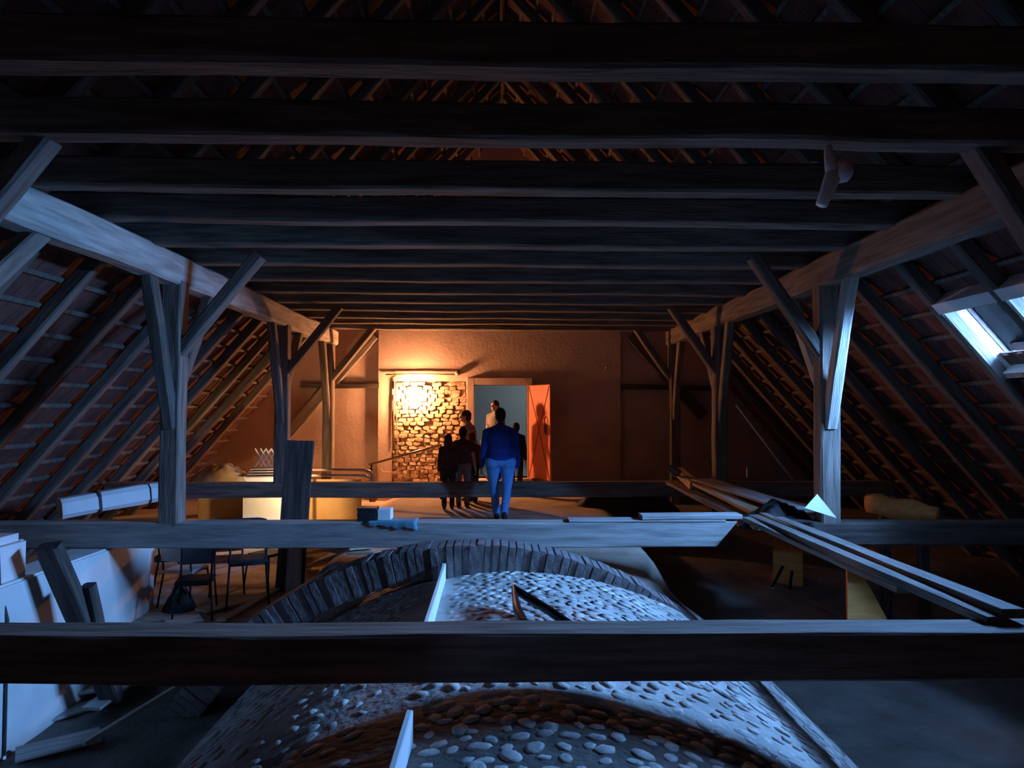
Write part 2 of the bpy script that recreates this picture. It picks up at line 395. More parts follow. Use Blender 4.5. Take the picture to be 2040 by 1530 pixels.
# skylights: glazed openings in the right-hand roof
for i, (ya, yb) in enumerate(SKY):
    w = empty('window_%d' % (i + 1), (0, 0, 0)); struct(w)
    def sk(nm, ya_, yb_, za, zb, o0, o1, m):
        bm = bmesh.new(); pts = [slope_pt(1, za, o0), slope_pt(1, zb, o0), slope_pt(1, zb, o1), slope_pt(1, za, o1)]
        a = [bm.verts.new((p.x, ya_, p.z)) for p in pts]; c = [bm.verts.new((p.x, yb_, p.z)) for p in pts]
        bm.faces.new(a); bm.faces.new(c[::-1])
        for q in range(4): bm.faces.new((a[q], c[q], c[(q + 1) % 4], a[(q + 1) % 4]))
        return bm_obj(nm, bm, m, w)
    sk('header_board', ya - .02, yb + .02, SZ1, SZ1 + .1, .0, .25, 'paper_white')
    sk('sill_board', ya - .02, yb + .02, SZ0 - .05, SZ0, .06, .25, 'wood_pale')
    sk('side_lining', ya - .02, ya, SZ0, SZ1, .05, .25, 'wood_pale'); sk('side_lining', yb, yb + .02, SZ0, SZ1, .05, .25, 'wood_pale')
    sk('pane', ya, yb, SZ0, SZ1, .275, .279, 'glass')
    bm = bmesh.new(); h0 = slope_pt(1, SZ1 + .05, .31); M = Matrix.Translation((h0.x, 0, h0.z)) @ Matrix.Rotation(R(-4), 4, 'Y'); bx(bm, -.02, LID, ya - .04, yb + .04, 0, .03, M); bm_obj('daylight_block_lid', bm, 'metal_grey', w)  # unseen lid, added outside so daylight slants in low
    # light portal that helps sampling of the sky through the glass
    ld = bpy.data.lights.new('sky_portal', 'AREA'); ld.shape = 'RECTANGLE'; ld.size = yb - ya; ld.size_y = (SZ1 - SZ0) / (SL * TN); ld.cycles.is_portal = True
    lo = bpy.data.objects.new('sky_portal', ld); C.objects.link(lo); c = slope_pt(1, (SZ0 + SZ1) / 2, .31)
    zax = Vector((SL * TN, 0, TN)); yax = Vector((-TN, 0, SL * TN)); xax = yax.cross(zax)
    lo.matrix_world = Matrix.Translation((c.x, (ya + yb) / 2, c.z)) @ Matrix((xax, yax, zax)).transposed().to_4x4()

# eaves walls, ridge end behind the camera
struct(box('wall_left', -8.7, -8.0, YB, YW, -1.5, -1.0, 'plaster')); struct(box('wall_right', 8.0, 8.7, YB, YW, -1.5, -1.0, 'plaster'))
bm = bmesh.new(); prism(bm, [(-8.7, -1.5), (8.7, -1.5), (8.7, -1.0), (0, RZ + RO + .6), (-8.7, -1.0)], YB - .3, YB); struct(bm_obj('wall_front', bm, 'plaster'))

# ------------------------------------------------------------------ rafters and collar beams
def where(y):
    for lim, t in ((4, 'before the near tie beam'), (5, 'above the near tie beam'), (8, 'between near and middle tie beams'), (9, 'just past the middle tie beam'), (12, 'between middle and far tie beams'), (13, 'just past the far tie beam'), (15, 'between far tie beam and rear wall'), (99, 'close to the rear wall')):
        if y < lim: return t
SKYR = {5.55: 'edging the skylight nearer the near tie beam', 6.5: 'between the two skylights', 7.45: 'edging the skylight nearer the middle tie beam'}
for i, y in enumerate(RAFT):
    for side in (-1, 1):
        z0, z1 = ZE + .3, RZ + .02
        p0, p1 = slope_pt(side, z0, .075), slope_pt(side, z1, .075)
        sd = 'left' if side < 0 else 'right'
        timber('rafter', (p0.x, y, p0.z), (p1.x, y, p1.z), .14, .15, 'wood_rafter', ('rough rafter %s' % SKYR[y]) if side > 0 and y in SKYR else 'rough rafter %s, %s' % ('on skylight slope' if side > 0 else 'opposite the skylights', where(y)), 'rafter', 'rafters %s, %s' % ('with skylights' if side > 0 else 'opposite skylights', where(y)), up=(side * SL, 0, 1), jit=.008)
    # collar: a little crooked, laid over both purlins
    tilt = -.02
    timber('collar_beam', (-4.25, y - .02, PURT + .105 - tilt), (4.25, y + random.uniform(-.03, .03), PURT + .105 + tilt), .19, .23, 'wood_collar', 'dark hewn collar beam spanning the purlins, ' + where(y), 'beam', 'collar beams ' + where(y), jit=.012)
timber('ridge_board', (0, YB, RZ + .02), (0, YW, RZ + .02), .05, .16, 'wood_dark', 'dark ridge board under the roof peak', 'board')

# ------------------------------------------------------------------ purlins and frames
for side, d in ((-1, 'purlin carrying the collar beams opposite the skylights'), (1, 'purlin carrying the collar beams below the skylight slope')):
    timber('purlin', (side * PX, YB, (PURB + PURT) / 2), (side * PX, 15.6, (PURB + PURT) / 2), .24, PURT - PURB + .04, 'wood_pale' if side < 0 else 'wood', 'pale hewn ' + d if side < 0 else 'brown hewn ' + d, 'purlin', jit=.016, cham=.03)
FR = [(4.45, 'near tie beam'), (8.0, 'middle tie beam'), (12.0, 'far tie beam'), (15.2, 'rear wall')]
for k, (fy, where) in enumerate(FR):
    for side in (-1, 1):
        sw = 'opposite the skylights' if side < 0 else 'on the skylight side'
        zb = .45 if (side < 0 and k < 3) or k == 1 else -.75
        if k == 3: zb = -.3
        timber('queen_post', (side * PX, fy + .11, zb), (side * PX, fy + .11, PURB + .03), .22, .22, 'wood', 'square timber post at the %s, %s' % (where, sw), 'post', up=(0, 1, 0), jit=.010)
        # braces along the purlin, towards and away from the camera
        if k != 0:
            for dy, w2 in ((-.62, 'steep'), (.95, 'slacker')):
                if k == 3 and dy > 0: continue
                timber('knee_brace', (side * PX, fy + .11 + (.06 if dy > 0 else -.06), 1.55 if dy < 0 else 1.95), (side * PX, fy + .11 + dy, PURB + .02), .13, .15, ('wood_pale' if side > 0 else 'wood_rafter') if k == 1 else 'wood', '%s knee brace of the %s post, %s' % (w2, where, sw), 'brace', up=(0, 1, 0), jit=.008)  # middle frame: wood tone carries the light, pale skylight side, dark opposite
        # cross brace to the collar
        timber('cross_brace', (side * (PX - .06), fy + .10, 2.54 if k == 0 else 2.38), (side * (PX - ((.8 if side < 0 else .65) if k == 0 else (.95 if side < 0 else .82))), fy + .10, PURT + .04), .13, .17, 'wood_rafter', 'slanting brace from post to collar at the %s, %s' % (where, sw), 'brace', up=(0, 1, 0), jit=.008)
# longitudinal brace of the near left frame, seen at the picture edge
timber('knee_brace', (-PX, 4.6, 2.2), (-PX, 5.75, PURB + .02), .13, .15, 'wood', 'knee brace rising to the pale purlin near the camera end', 'brace', up=(0, 1, 0))

# tie beams
timber('tie_beam', (-6.9, 4.21, .345), (6.9, 4.21, .345), .28, .27, 'wood', 'long near tie beam with pale dusty top crossing above the vault', 'beam', jit=.008, cham=.012)
bx1 = P(1466, 1045, 8).x
timber('tie_beam', (-6.9, 8.13, .35), (bx1 - .22, 8.13, .35), .26, .28, 'plank_grey', 'middle tie beam sawn off at a slant beside the board pile', 'beam', jit=.006, cham=.012, cut1=.24)
timber('tie_beam', (3.3, 8.13, .35), (6.9, 8.13, .35), .26, .26, 'wood_dark', 'dark stump of tie beam carrying the skylight side post', 'beam', jit=.008)
timber('tie_beam', (-6.6, 12.12, .40), (6.6, 12.12, .40), .24, .25, 'wood', 'far tie beam crossing behind the walking man', 'beam', jit=.008)

# ------------------------------------------------------------------ arch rib of single bricks
def ground(px, py):
    for i in range(300):
        y = 2.5 + i * .05; p = P(px, py, y)
        if p.z <= floor_z(p.x, p.y): return p
    return P(px, py, 15)
rib = empty('arch_rib', (-.305, 7.45, -1.2)); tag(rib, 'raised brick arch rib curving over the vault before the middle tie beam', 'arch')
bm = bmesh.new(); bx(bm, -.0385, .0385, -.2, .2, -.16, .16, None, .006); rb_me = bpy.data.meshes.new('brick'); bm.to_mesh(rb_me); bm.free(); rb_me.materials.append(MT['rib_brick'])
RR = 3.66; a = -56
while a < 56:
    t = R(a); o = link('brick', rb_me, None, rib)
    o.matrix_local = Matrix.Translation(-rib.location) @ Matrix.Translation((-.305 + math.sin(t) * (RR - .16) + random.uniform(-.006, .006), 7.45 + random.uniform(-.015, .015), -3.28 + math.cos(t) * (RR - .16) + random.uniform(-.01, .01))) @ Matrix.Rotation(t, 4, 'Y')
    a += 1.25
# white edging boards on the vault crown
board('edging_board', (-.54, 5.0, .12), (-.575, 7.22, .10), .035, .22, 'paper_white', 'white edging board standing along the vault before the arch rib', 'board')
board('edging_board', (-.455, 1.2, .10), (-.47, 3.68, .12), .035, .22, 'paper_white', 'white edging board in front of the near tie beam', 'board')
# bent black bar
pts = [P(1162, 1264, 5.0), P(1095, 1217, 5.5), P(1022, 1172, 5.95), P(1031, 1215, 5.4), P(1043, 1240, 5.15), P(1065, 1258, 4.98), P(1118, 1268, 4.92)]
tube_obj('bent_bar', pts, .036, 'metal_dark', seg=8); tag(bpy.data.objects['bent_bar'], 'black bent iron bar standing on the blue lit vault', 'iron bar')

# ------------------------------------------------------------------ masonry under the middle beam at the eaves
struct(box('wall_haunch', -4.75, -4.35, 4.9, 9.1, -1.4, .21, 'plaster_white', None, .02))
struct(box('wall_pier', -5.6, -4.42, 5.2, 6.82, -1.4, .60, 'plaster_white', None, .07))
timber('strut', P(96, 1088, 6.6), P(96, 1088, 6.6).lerp(P(205, 1345, 7.25), 1.2), .2, .14, 'wood_dark', 'dark slanting strut leaning in front of the white haunch wall', 'strut', up=(0, 1, 0))
timber('strut_block', P(176, 1165, 6.95), P(214, 1345, 7.2), .12, .12, 'wood_dark', 'short dark block set against the slanting strut', 'block', up=(0, 1, 0))
o = tube_obj('pier_cable', [(-4.95, 5.4, .62), (-4.7, 5.9, .62), (-4.5, 6.25, .60), (-4.405, 6.36, .52), (-4.40, 6.38, .2), (-4.335, 6.40, -.1), (-4.335, 6.40, -1.35)], .014, 'cable'); tag(o, 'dark cable running down the white haunch wall', 'cable')

# ------------------------------------------------------------------ lamp on the bare bricks and its wiring
lc = P(826, 788, 16.28)
lamp = empty('wall_lamp', (lc.x, 16.5, lc.z)); tag(lamp, 'glowing warm bulkhead lamp on the bare brick patch', 'lamp')
bm = bmesh.new(); bmesh.ops.create_cone(bm, segments=20, radius1=.09, radius2=.08, depth=.05, cap_ends=True, matrix=Matrix.Translation((0, -.025, 0)) @ Matrix.Rotation(R(90), 4, 'X')); bm_obj('base', bm, 'metal_grey', lamp, False)
tube_obj('arm', [(0, -.04, 0), (0, -.17, 0)], .018, 'metal_grey', lamp)
bm = bmesh.new(); bmesh.ops.create_uvsphere(bm, u_segments=20, v_segments=12, radius=.04, matrix=Matrix.Translation((0, -.22, 0))); bulb = bm_obj('bulb', bm, 'lamp_glow', lamp, True)
ld = bpy.data.lights.new('lamp_light', 'POINT'); ld.energy = LAMP_W; ld.color = (1, .41, .175); ld.shadow_soft_size = .065
lo = bpy.data.objects.new('lamp_light', ld); C.objects.link(lo); lo.location = (lc.x, 16.5 - .22, lc.z)
def wtube(nm, pts, r, m, label, cat): return tag(tube_obj(nm, [P(*p, 16.46) for p in pts], r, m), label, cat)
wtube('conduit', [(768, 746), (840, 745), (915, 746)], .016, 'pipe', 'thin conduit running level above the brick patch', 'pipe')
wtube('conduit', [(789, 760), (788, 800), (792, 870), (792, 936), (788, 941), (764, 941), (757, 934)], .014, 'pipe', 'thin conduit dropping down the edge of the bricks', 'pipe')
wtube('conduit', [(796, 752), (786, 760), (784, 800), (784, 880)], .012, 'pipe', 'second thin conduit beside the bricks', 'pipe')
jb = P(912, 743, 16.46); bm = bmesh.new(); bmesh.ops.create_uvsphere(bm, u_segments=14, v_segments=8, radius=.07); 
for v in bm.verts: v.co.y *= .7
o = bm_obj('junction_box', bm, 'metal_grey', None, True); o.location = jb; tag(o, 'round junction box on the wall above the door corner', 'junction box')
kb = P(1208, 733, 16.45); o = tube_obj('wall_hook', [kb + Vector((0, .08, 0)), kb + Vector((0, -.04, 0)), kb + Vector((0, -.06, .04))], .022, 'metal_grey'); tag(o, 'small bright hook high on the plain wall', 'hook')
# ceiling lamp added out of view to light the passage
pl = empty('added_passage_lamp', (1.25, YW + 1.3, 2.9)); tag(pl, 'added round ceiling lamp, unseen, in the passage beyond the door', 'lamp')
bm = bmesh.new(); bmesh.ops.create_uvsphere(bm, u_segments=16, v_segments=8, radius=.14); 
for v in bm.verts: v.co.z = min(v.co.z * .5, 0)
bm_obj('shade', bm, 'paper_white', pl, True)
ld = bpy.data.lights.new('added_passage_light', 'POINT'); ld.energy = 20; ld.color = (.72, .90, 1); ld.shadow_soft_size = .1
lo = bpy.data.objects.new('added_passage_light', ld); C.objects.link(lo); lo.location = (1.25, YW + 1.3, 2.68)

# ------------------------------------------------------------------ things on the left, behind the middle beam
def pbox(name, px0, px1, py0, py1, y, d, m, label, cat, rz=0, bev=.006, group=None):
    a, c = P(px0, py0, y), P(px1, py1, y); w = c.x - a.x; hgt = a.z - c.z
    bm = bmesh.new(); bx(bm, -w / 2, w / 2, 0, d, 0, hgt, None, bev); o = bm_obj(name, bm, m); o.location = ((a.x + c.x) / 2, y, c.z); o.rotation_euler = (0, 0, rz); return tag(o, label, cat, group)
def fbox(name, px0, px1, py0, y, d, m, label, cat, rz=0):      # same, standing on the floor
    o = pbox(name, px0, px1, py0, py0 + 10, y, d, m, label, cat, rz); a = P((px0 + px1) / 2, py0, y)
    zf = floor_z(a.x, y) - .02; me = o.data
    zt = a.z - zf; z1 = max(v.co.z for v in me.vertices)
    for v in me.vertices: v.co.z *= zt / z1
    o.location.z = zf; return o
fbox('plywood_panel', 395, 720, 955, 13.6, .04, 'cardboard', 'large ochre plywood panel standing behind the far tie beam', 'panel')
fbox('white_carton', 484, 559, 948, 13.15, .30, 'paper_white', 'white carton standing against the ochre plywood', 'carton')
pc = P(515, 940, 12.6)
bl = [tag(board('board_sheet', P(498 + 3 * i, 948 - 5 * i, 13.25), P(600, 947 - 5 * i, 13.25), .45, .018, 'plank_grey', 'x'), 'thin grey sheet in the pile on the white carton', 'sheet', 'thin sheets piled on the white carton') for i in range(4)]
# lattice
lat = empty('lattice_panel', P(540, 930, 13.6)); tag(lat, 'small white lattice panel behind the piled sheets', 'lattice')
for i in range(5):
    for sgn in (-1, 1):
        xx = -.2 + i * .1
        o = timber('lattice_bar', (0, 0, 0), (.4, 0, 0), .012, .02, 'paper_white', jit=.001, cham=.002, seg=2); o.parent = lat
        o.matrix_local = Matrix.Translation((xx - .1 * sgn, .01 * sgn, .0)) @ Matrix.Rotation(R(-60 if sgn > 0 else -120), 4, 'Y')
def heap(name, c, rx, ry, hgt, m, label, cat, sd=0, rough=.25):
    bm = bmesh.new(); n = 30; vv = []
    for j in range(n + 1):
        row = []
        for i in range(n + 1):
            u, v = i / n * 2 - 1, j / n * 2 - 1; rr = math.hypot(u, v)
            hh = max(0, 1 - rr ** 2.2) * (1 + rough * noise.noise(Vector((u * 2.5 + sd, v * 2.5, sd))) + rough * .6 * noise.noise(Vector((u * 7, v * 7 + sd, 1))))
            row.append(bm.verts.new((u * rx, v * ry, hh * hgt)))
        vv.append(row)
    for j in range(n):
        for i in range(n): bm.faces.new((vv[j][i], vv[j][i + 1], vv[j + 1][i + 1], vv[j + 1][i]))
    for f in [f for f in bm.faces if all(v.co.z < 1e-5 for v in f.verts)]: bm.faces.remove(f)
    for v in [v for v in bm.verts if not v.link_faces]: bm.verts.remove(v)
    g = bmesh.ops.extrude_face_region(bm, geom=bm.faces[:])
    for e in g['geom']:
        if isinstance(e, bmesh.types.BMVert): e.co.z -= .03
    o = bm_obj(name, bm, m, None, True); o.location = c; return tag(o, label, cat)
tp = P(445, 962, 13.3); heap('tarpaulin', (tp.x - .05, 13.3, tp.z - .02), .62, .42, .36, 'tarp_brown', 'brown crumpled tarpaulin draped on top of the ochre plywood', 'tarpaulin', 3)
# tubular frame
fr = empty('tubular_frame', P(680, 960, 13.2)); tag(fr, 'tubular metal bed frame standing before the wall brace', 'bed frame')
def ptube(nm, pts, y, r, m, par):
    o = tube_obj(nm, [P(*p, y) - par.location for p in pts], r, m, par); return o
ptube('rail', [(612, 936), (725, 936), (738, 940), (744, 952), (745, 1000)], 13.2, .026, 'pipe', fr)
ptube('rail', [(612, 947), (728, 947), (736, 951), (738, 960), (738, 1000)], 13.0, .022, 'pipe', fr)
ptube('leg', [(614, 936), (614, 1010)], 13.2, .024, 'pipe', fr)
hr = empty('handrail', P(880, 990, 14)); tag(hr, 'slanting handrail rising towards the doorway step', 'handrail')
ptube('rail', [(735, 926), (880, 886)], 14, .022, 'pipe', hr); ptube('baluster', [(878, 886), (878, 995)], 14, .018, 'metal_dark', hr); ptube('baluster', [(740, 925), (740, 1000)], 14, .018, 'metal_dark', hr)
# dark plank standing on end
gp = ground(576, 1180)
timber('standing_plank', gp + Vector((0, 0, -.03)), P(598, 878, 10.2), .39, .05, 'wood_dark', 'wide dark plank standing on end with a split top', 'plank', up=(0, 1, 0), cham=.005)
bpy.data.objects['standing_plank'].matrix_world = axis_matrix(gp + Vector((0, 0, -.03)), P(598, 878, 10.2), (0, -1, 0))
board('grey_board', P(584, 1182, gp.y - .2), P(588, 1092, gp.y - .02), .2, .03, 'plank_grey', 'short grey board leaning at the foot of the dark plank', up=(0, -1, 0))
# added work lamp hidden behind the dark plank, lights plywood and carton
wl = empty('added_work_lamp', ground(590, 1130)); tag(wl, 'added small work lamp hidden behind the dark plank', 'lamp')
wl.location.y = 12.5; wl.location.x = P(590, 1000, 12.5).x; wl.location.z = floor_z(wl.location.x, 12.5)
zb = P(590, 965, 12.5).z - wl.location.z
tube_obj('stand', [(0, 0, 0), (0, 0, zb - .08)], .015, 'metal_dark', wl); box('foot', -.12, .12, -.12, .12, 0, .02, 'metal_dark', wl, .004)
bm = bmesh.new(); bmesh.ops.create_cone(bm, segments=18, radius1=.075, radius2=.03, depth=.12, cap_ends=False, matrix=Matrix.Translation((0, -.11, zb)) @ Matrix.Rotation(R(-90), 4, 'X')); bm_obj('shade', bm, 'metal_dark', wl, True)
ld = bpy.data.lights.new('added_work_light', 'SPOT'); ld.spot_size = R(150); ld.spot_blend = .4; ld.energy = 85; ld.color = (1, .66, .34); ld.shadow_soft_size = .04
lo = bpy.data.objects.new('added_work_light', ld); C.objects.link(lo); lo.location = wl.location + Vector((0, .0, zb)); lo.rotation_euler = Vector((.45, -.6, .2)).to_track_quat('Z', 'Y').to_euler()
# chairs
def chair(px, y, rz, m, label, sc=1.0, seatz=.45, lm='metal_dark', flip=False):
    p = P(px, 1000, y); r = empty('stacking_chair', (p.x, y, floor_z(p.x, y)), rz); r.scale = (sc,) * 3; tag(r, label, 'chair')
    bm = bmesh.new(); bx(bm, -.21, .21, -.2, .2, seatz - .02, seatz + .02, None, .015)
    bm_obj('seat', bm, m, r)
    bm = bmesh.new()
    n = 8; cols = []
    for i in range(n + 1):
        x = -.2 + .4 * i / n; yy = .19 + .03 * (1 - (2 * i / n - 1) ** 2)
        cols.append([bm.verts.new((x, yy + o, z + (.02 * (1 - (2 * i / n - 1) ** 4) if z > .6 else 0))) for o, z in ((0, seatz + .14), (.018, seatz + .14), (.05, seatz + .40), (.032, seatz + .40))])
    for i in range(n):
        for k in range(4): bm.faces.new((cols[i][k], cols[i][(k + 1) % 4], cols[i + 1][(k + 1) % 4], cols[i + 1][k]))
    bm.faces.new(cols[0]); bm.faces.new(cols[-1][::-1]); bm_obj('backrest', bm, m, r)
    for sx in (-1, 1):
        tube_obj('leg', [(sx * .22, -.23, 0), (sx * .19, -.18, seatz - .01)], .012, lm, r)
        tube_obj('leg', [(sx * .22, .25, 0), (sx * .19, .17, seatz - .01), (sx * .19, .22, seatz + .36)], .012, lm, r)
    tube_obj('stretcher', [(-.19, -.17, seatz - .03), (.19, -.17, seatz - .03)], .01, lm, r)
chair(372, 9.3, R(170), 'plastic_grey', 'grey shell chair with a pale backrest in the chair clutter', 1.0)
chair(392, 8.75, R(15), 'plastic_dark', 'black chair turned away beside the white haunch wall')
chair(455, 9.95, R(200), 'plastic_red', 'dark red chair between the grey and black chairs')
chair(496, 9.3, R(20), 'plastic_dark', 'tall dark stool chair with thin legs on the lit floor', 1.15, .5)
chair(338, 10.0, R(100), 'plastic_dark', 'dark chair half hidden beside the haunch wall end')
chair(535, 10.3, R(240), 'plastic_red', 'maroon chair close to the dark standing plank')
gq = ground(338, 1228); heap('rubbish_bag', gq + Vector((0, .25, -.05)), .22, .22, .3, 'tarp_black', 'black rubbish bag slumped between the chairs and haunch wall', 'bag', 5, .5)
# boards and rubble on the low floor
for i, (a, c, w, m, lb) in enumerate([((330, 1248), (400, 1238), .3, 'plank_grey', 'pale short board lying beside the near tie beam'), ((400, 1225), (480, 1205), .25, 'wood_new', 'yellow short board lying on the low floor by the chairs'),
        ((440, 1245), (560, 1175), .12, 'wood_new', 'narrow yellow batten lying on the low floor'), ((620, 1135), (720, 1100), .3, 'wood_new', 'yellow board lying near the dark plank foot'), ((610, 1110), (690, 1095), .3, 'cardboard', 'flattened cardboard lying behind the dark plank foot')]):
    A, B = ground(*a), ground(*c); up = Vector((0, 0, .05)); board('floor_board', A + up, B + up, w, .025, m, lb)
heap('rubble_sack', ground(690, 1090) + Vector((0, .3, -.05)), .35, .3, .3, 'tarp_brown', 'brown slumped sack lying on the floor behind the middle beam', 'sack', 8)
A, B = ground(392, 1362), ground(165, 1505); board('lath', A + Vector((0, 0, .10)), B + Vector((0, 0, .10)), .05, .03, 'wood_pale', 'long pale lath lying across the dark low floor', 'lath')
for i, (a, c, w) in enumerate([((60, 1450), (230, 1400), .22), ((30, 1520), (200, 1480), .30), ((120, 1400), (300, 1372), .28), ((180, 1440), (260, 1380), .2)]):
    A, B = ground(*a), ground(*c); board('rubble_board', A + Vector((0, 0, .04 + .03 * i)), B + Vector((0, 0, .05 + .03 * i)), w, .03, 'plank_grey', 'grey offcut board in the heap below the white pier', 'board', 'grey offcuts below the white pier')
# cream bundle behind the beam
A, B = P(118, 1012, 8.75), P(345, 975, 9.7)
bn = empty('wrapped_bundle', A); tag(bn, 'long cream wrapped bundle lying at a slant behind the middle beam', 'bundle')
o = timber('wrapping', A, B, .26, .24, 'paper_white', cham=.05, jit=.02); M = o.matrix_world.copy(); o.parent = bn; o.matrix_world = M; o.matrix_parent_inverse = Matrix.Translation(A).inverted()
for t in (.3, .75):
    c = A.lerp(B, t); o = timber('strap', c, c.lerp(B, .03), .285, .265, 'cable', cham=.05, jit=.0, seg=2); o.parent = bn; o.matrix_parent_inverse = Matrix.Translation(A).inverted()
# on the middle tie beam
for i in range(5):
    o = pbox('slate', 711 + (i % 2), 750 - (i % 3), 1036 - 6 * i - 5, 1036 - 6 * i, 8.06, .2, 'plastic_dark', 'dark slate in the small stack on the middle tie beam', 'slate', 0, .002, 'slates stacked on the middle tie beam')
    o.location.z = .495 + i * .03
    for v in o.data.vertices: v.co.z = 0.0 if v.co.z < .014 else .028
o = pbox('paper_block', 752, 778, 1012, 1036, 8.1, .2, 'paper_white', 'small white block beside the dark slates on the beam', 'block'); o.location.z = .49
bm = bmesh.new(); vv = []
for i in range(13):
    px = 728 + i * 8.5; row = []
    for j in range(12):
        t = j / 11; x = P(px, 1040, 8).x; wv = .012 * noise.noise(Vector((i * .5, j * .5, 2)))
        if t < .55: q = (x, 8.26 - .27 * t / .55, .503 + abs(wv))
        else: q = (x + .02 * (t - .5), 7.985 - abs(wv), .50 - (t - .55) / .45 * (.02 + .10 * abs(noise.noise(Vector((i * .35, 0, 5)))) + .004 * i))
        row.append(bm.verts.new(q))
    vv.append(row)
for i in range(12):
    for j in range(11): bm.faces.new((vv[i][j], vv[i + 1][j], vv[i + 1][j + 1], vv[i][j + 1]))
rg = bm_obj('rag', bm, 'teal_cloth', None, True); tag(rg, 'teal rag draped over the middle tie beam beside the slates', 'rag')
md = rg.modifiers.new('s', 'SOLIDIFY'); md.thickness = .008
board('top_board', (P(1276, 1036, 8.1).x, 8.1, .54), (P(1474, 1040, 8.1).x, 8.12, .54), .22, .05, 'plank_grey', 'short thick board lying on the sawn end of the middle beam')
board('top_board', (P(1132, 1043, 8.12).x, 8.12, .501), (P(1440, 1043, 8.12).x, 8.12, .501), .24, .022, 'plank_grey', 'long thin board lying under the short thick board')

# ------------------------------------------------------------------ right side: boards, pipes, sheet, boxes
BL = [((1338, 962, 11.8), (1520, 1052, 8.2), .20, .05, 'wood', 'brown plank at the inner edge of the board pile'),
      ((1352, 950, 11.9), (1545, 1046, 8.3), .22, .04, 'wood_new', 'yellowish plank in the board pile behind the sawn beam'),
      ((1400, 968, 11.0), (1580, 1030, 8.6), .34, .03, 'plank_grey', 'wide grey plank in the board pile'),
      ((1450, 980, 10.4), (1625, 1025, 8.6), .34, .03, 'wood', 'wide brown plank at the outer edge of the board pile')]
for i, (a, c, w, t, m, lb) in enumerate(BL): board('pile_plank', P(*a) + Vector((0, 0, (0, .05, .10, .04)[i])), P(*c) + Vector((0, 0, (0, .05, .10, .04)[i])), w, t, m, lb, 'plank')
board('pile_block', P(1350, 938, 12.5), P(1385, 968, 10.9), .16, .12, 'wood_new', 'short wood block lying on the far end of the pile', 'block')
board('pile_block', P(1335, 932, 11.6), P(1352, 944, 11.5), .14, .10, 'wood', 'tiny wood block on the tip of the pile', 'block')
for i, (a, c, w, t, m, lb) in enumerate([((1486, 1034, 8.1), (1800, 1176, 5.3), .10, .05, 'wood', 'short pale lath beside the long rail of boards'),
        ((1500, 1030, 8.2), (1985, 1238, 4.25), .12, .06, 'wood_rafter', 'long grey plank bridging the near and middle beams'),
        ((1550, 1034, 8.0), (2020, 1222, 4.25), .14, .05, 'wood_rafter', 'outer grey plank bridging the near and middle beams'),
        ((1520, 1026, 8.3), (1990, 1228, 4.4), .09, .05, 'wood', 'brown batten lying between the bridging planks')]):
    board('bridge_plank', P(*a), P(*c), w, t, m, lb, 'plank')
sp = P(1560, 1045, 8.35); heap('sheet_heap', (sp.x, 8.5, sp.z - .02), .5, .3, .22, 'tarp_black', 'black crumpled sheet heaped beside the board pile', 'sheet', 12, .5)
bm = bmesh.new(); q = [P(1603, 1012, 7.8), P(1628, 984, 7.85), P(1667, 1032, 7.75), P(1640, 1020, 7.95)]
vv = [bm.verts.new(p) for p in q]
for f in ((0, 1, 2), (1, 3, 2), (0, 3, 1), (0, 2, 3)): bm.faces.new([vv[i] for i in f])
tag(bm_obj('folded_card', bm, 'paper_white'), 'white folded card propped up beside the post', 'card')
A, B = P(1728, 1002, 9.7), P(1868, 1028, 9.1); bm = bmesh.new(); tube(bm, [A.lerp(B, t / 6) + Vector((0, 0, .02 * math.sin(t * 2))) for t in range(7)], [.13, .145, .14, .15, .14, .13, .12], 12)
for t in (.25, .8):
    q = A.lerp(B, t); timber('stub_post', (q.x, q.y, floor_z(q.x, q.y) - .02), (q.x, q.y, q.z - .10), .12, .12, 'wood_dark', 'dark stub post carrying the round log', 'post', 'stub posts under the log', up=(0, 1, 0))
tag(bm_obj('log', bm, 'wood_warm_lit', None, True), 'thick round log lying behind the skylight side post', 'log')
gb = ground(1570, 1166); w = .40
o = box('cardboard_box', -w / 2, w / 2, 0, .3, 0, .48, 'wood_warm_lit', None, .01); o.location = (gb.x, gb.y, floor_z(gb.x, gb.y) - .01); o.rotation_euler = (0, 0, R(-22)); tag(o, 'orange brown cardboard box on the low floor beneath the planks', 'box')
g2 = ground(1600, 1175)
for a_, c_, lb in (((1536, 1172), (1560, 1128), 'dark thin stick leaning against the orange brown box'), ((1572, 1176), (1578, 1138), 'dark upright stick before the orange brown box')):
    q = ground(*a_); tag(tube_obj('stick', [q, P(*c_, gb.y - .12)], .022, 'metal_dark'), lb, 'stick')
bm = bmesh.new(); pts = [P(1688, 1128, 8.6), P(1716, 1138, 8.6), P(1790, 1275, 8.2), P(1690, 1275, 8.2)]
f0 = [bm.verts.new(p) for p in pts]; f1 = [bm.verts.new(p + Vector((0, .04, 0))) for p in pts]
bm.faces.new(f0); bm.faces.new(f1[::-1])
for i in range(4): bm.faces.new((f0[i], f1[i], f1[(i + 1) % 4], f0[(i + 1) % 4]))
tag(bm_obj('leaning_board', bm, 'wood_warm_lit'), 'orange tapered board leaning below the bridging planks', 'board')
p = P(1580, 960, 11); tag(tube_obj('thin_pole', [P(1466, 806, 11), P(1530, 890, 10.9), P(1584, 962, 10.8)], [.012, .016, .022], 'wood_pale'), 'thin pale pole hanging aslant under the skylight slope', 'pole')
br = P(1495, 940, 10.8); bm = bmesh.new(); bx(bm, br.x - .05, br.x - .01, 10.8, 10.84, br.z - .09, br.z + .07); bx(bm, br.x - .05, br.x + .07, 10.8, 10.84, br.z + .05, br.z + .08)
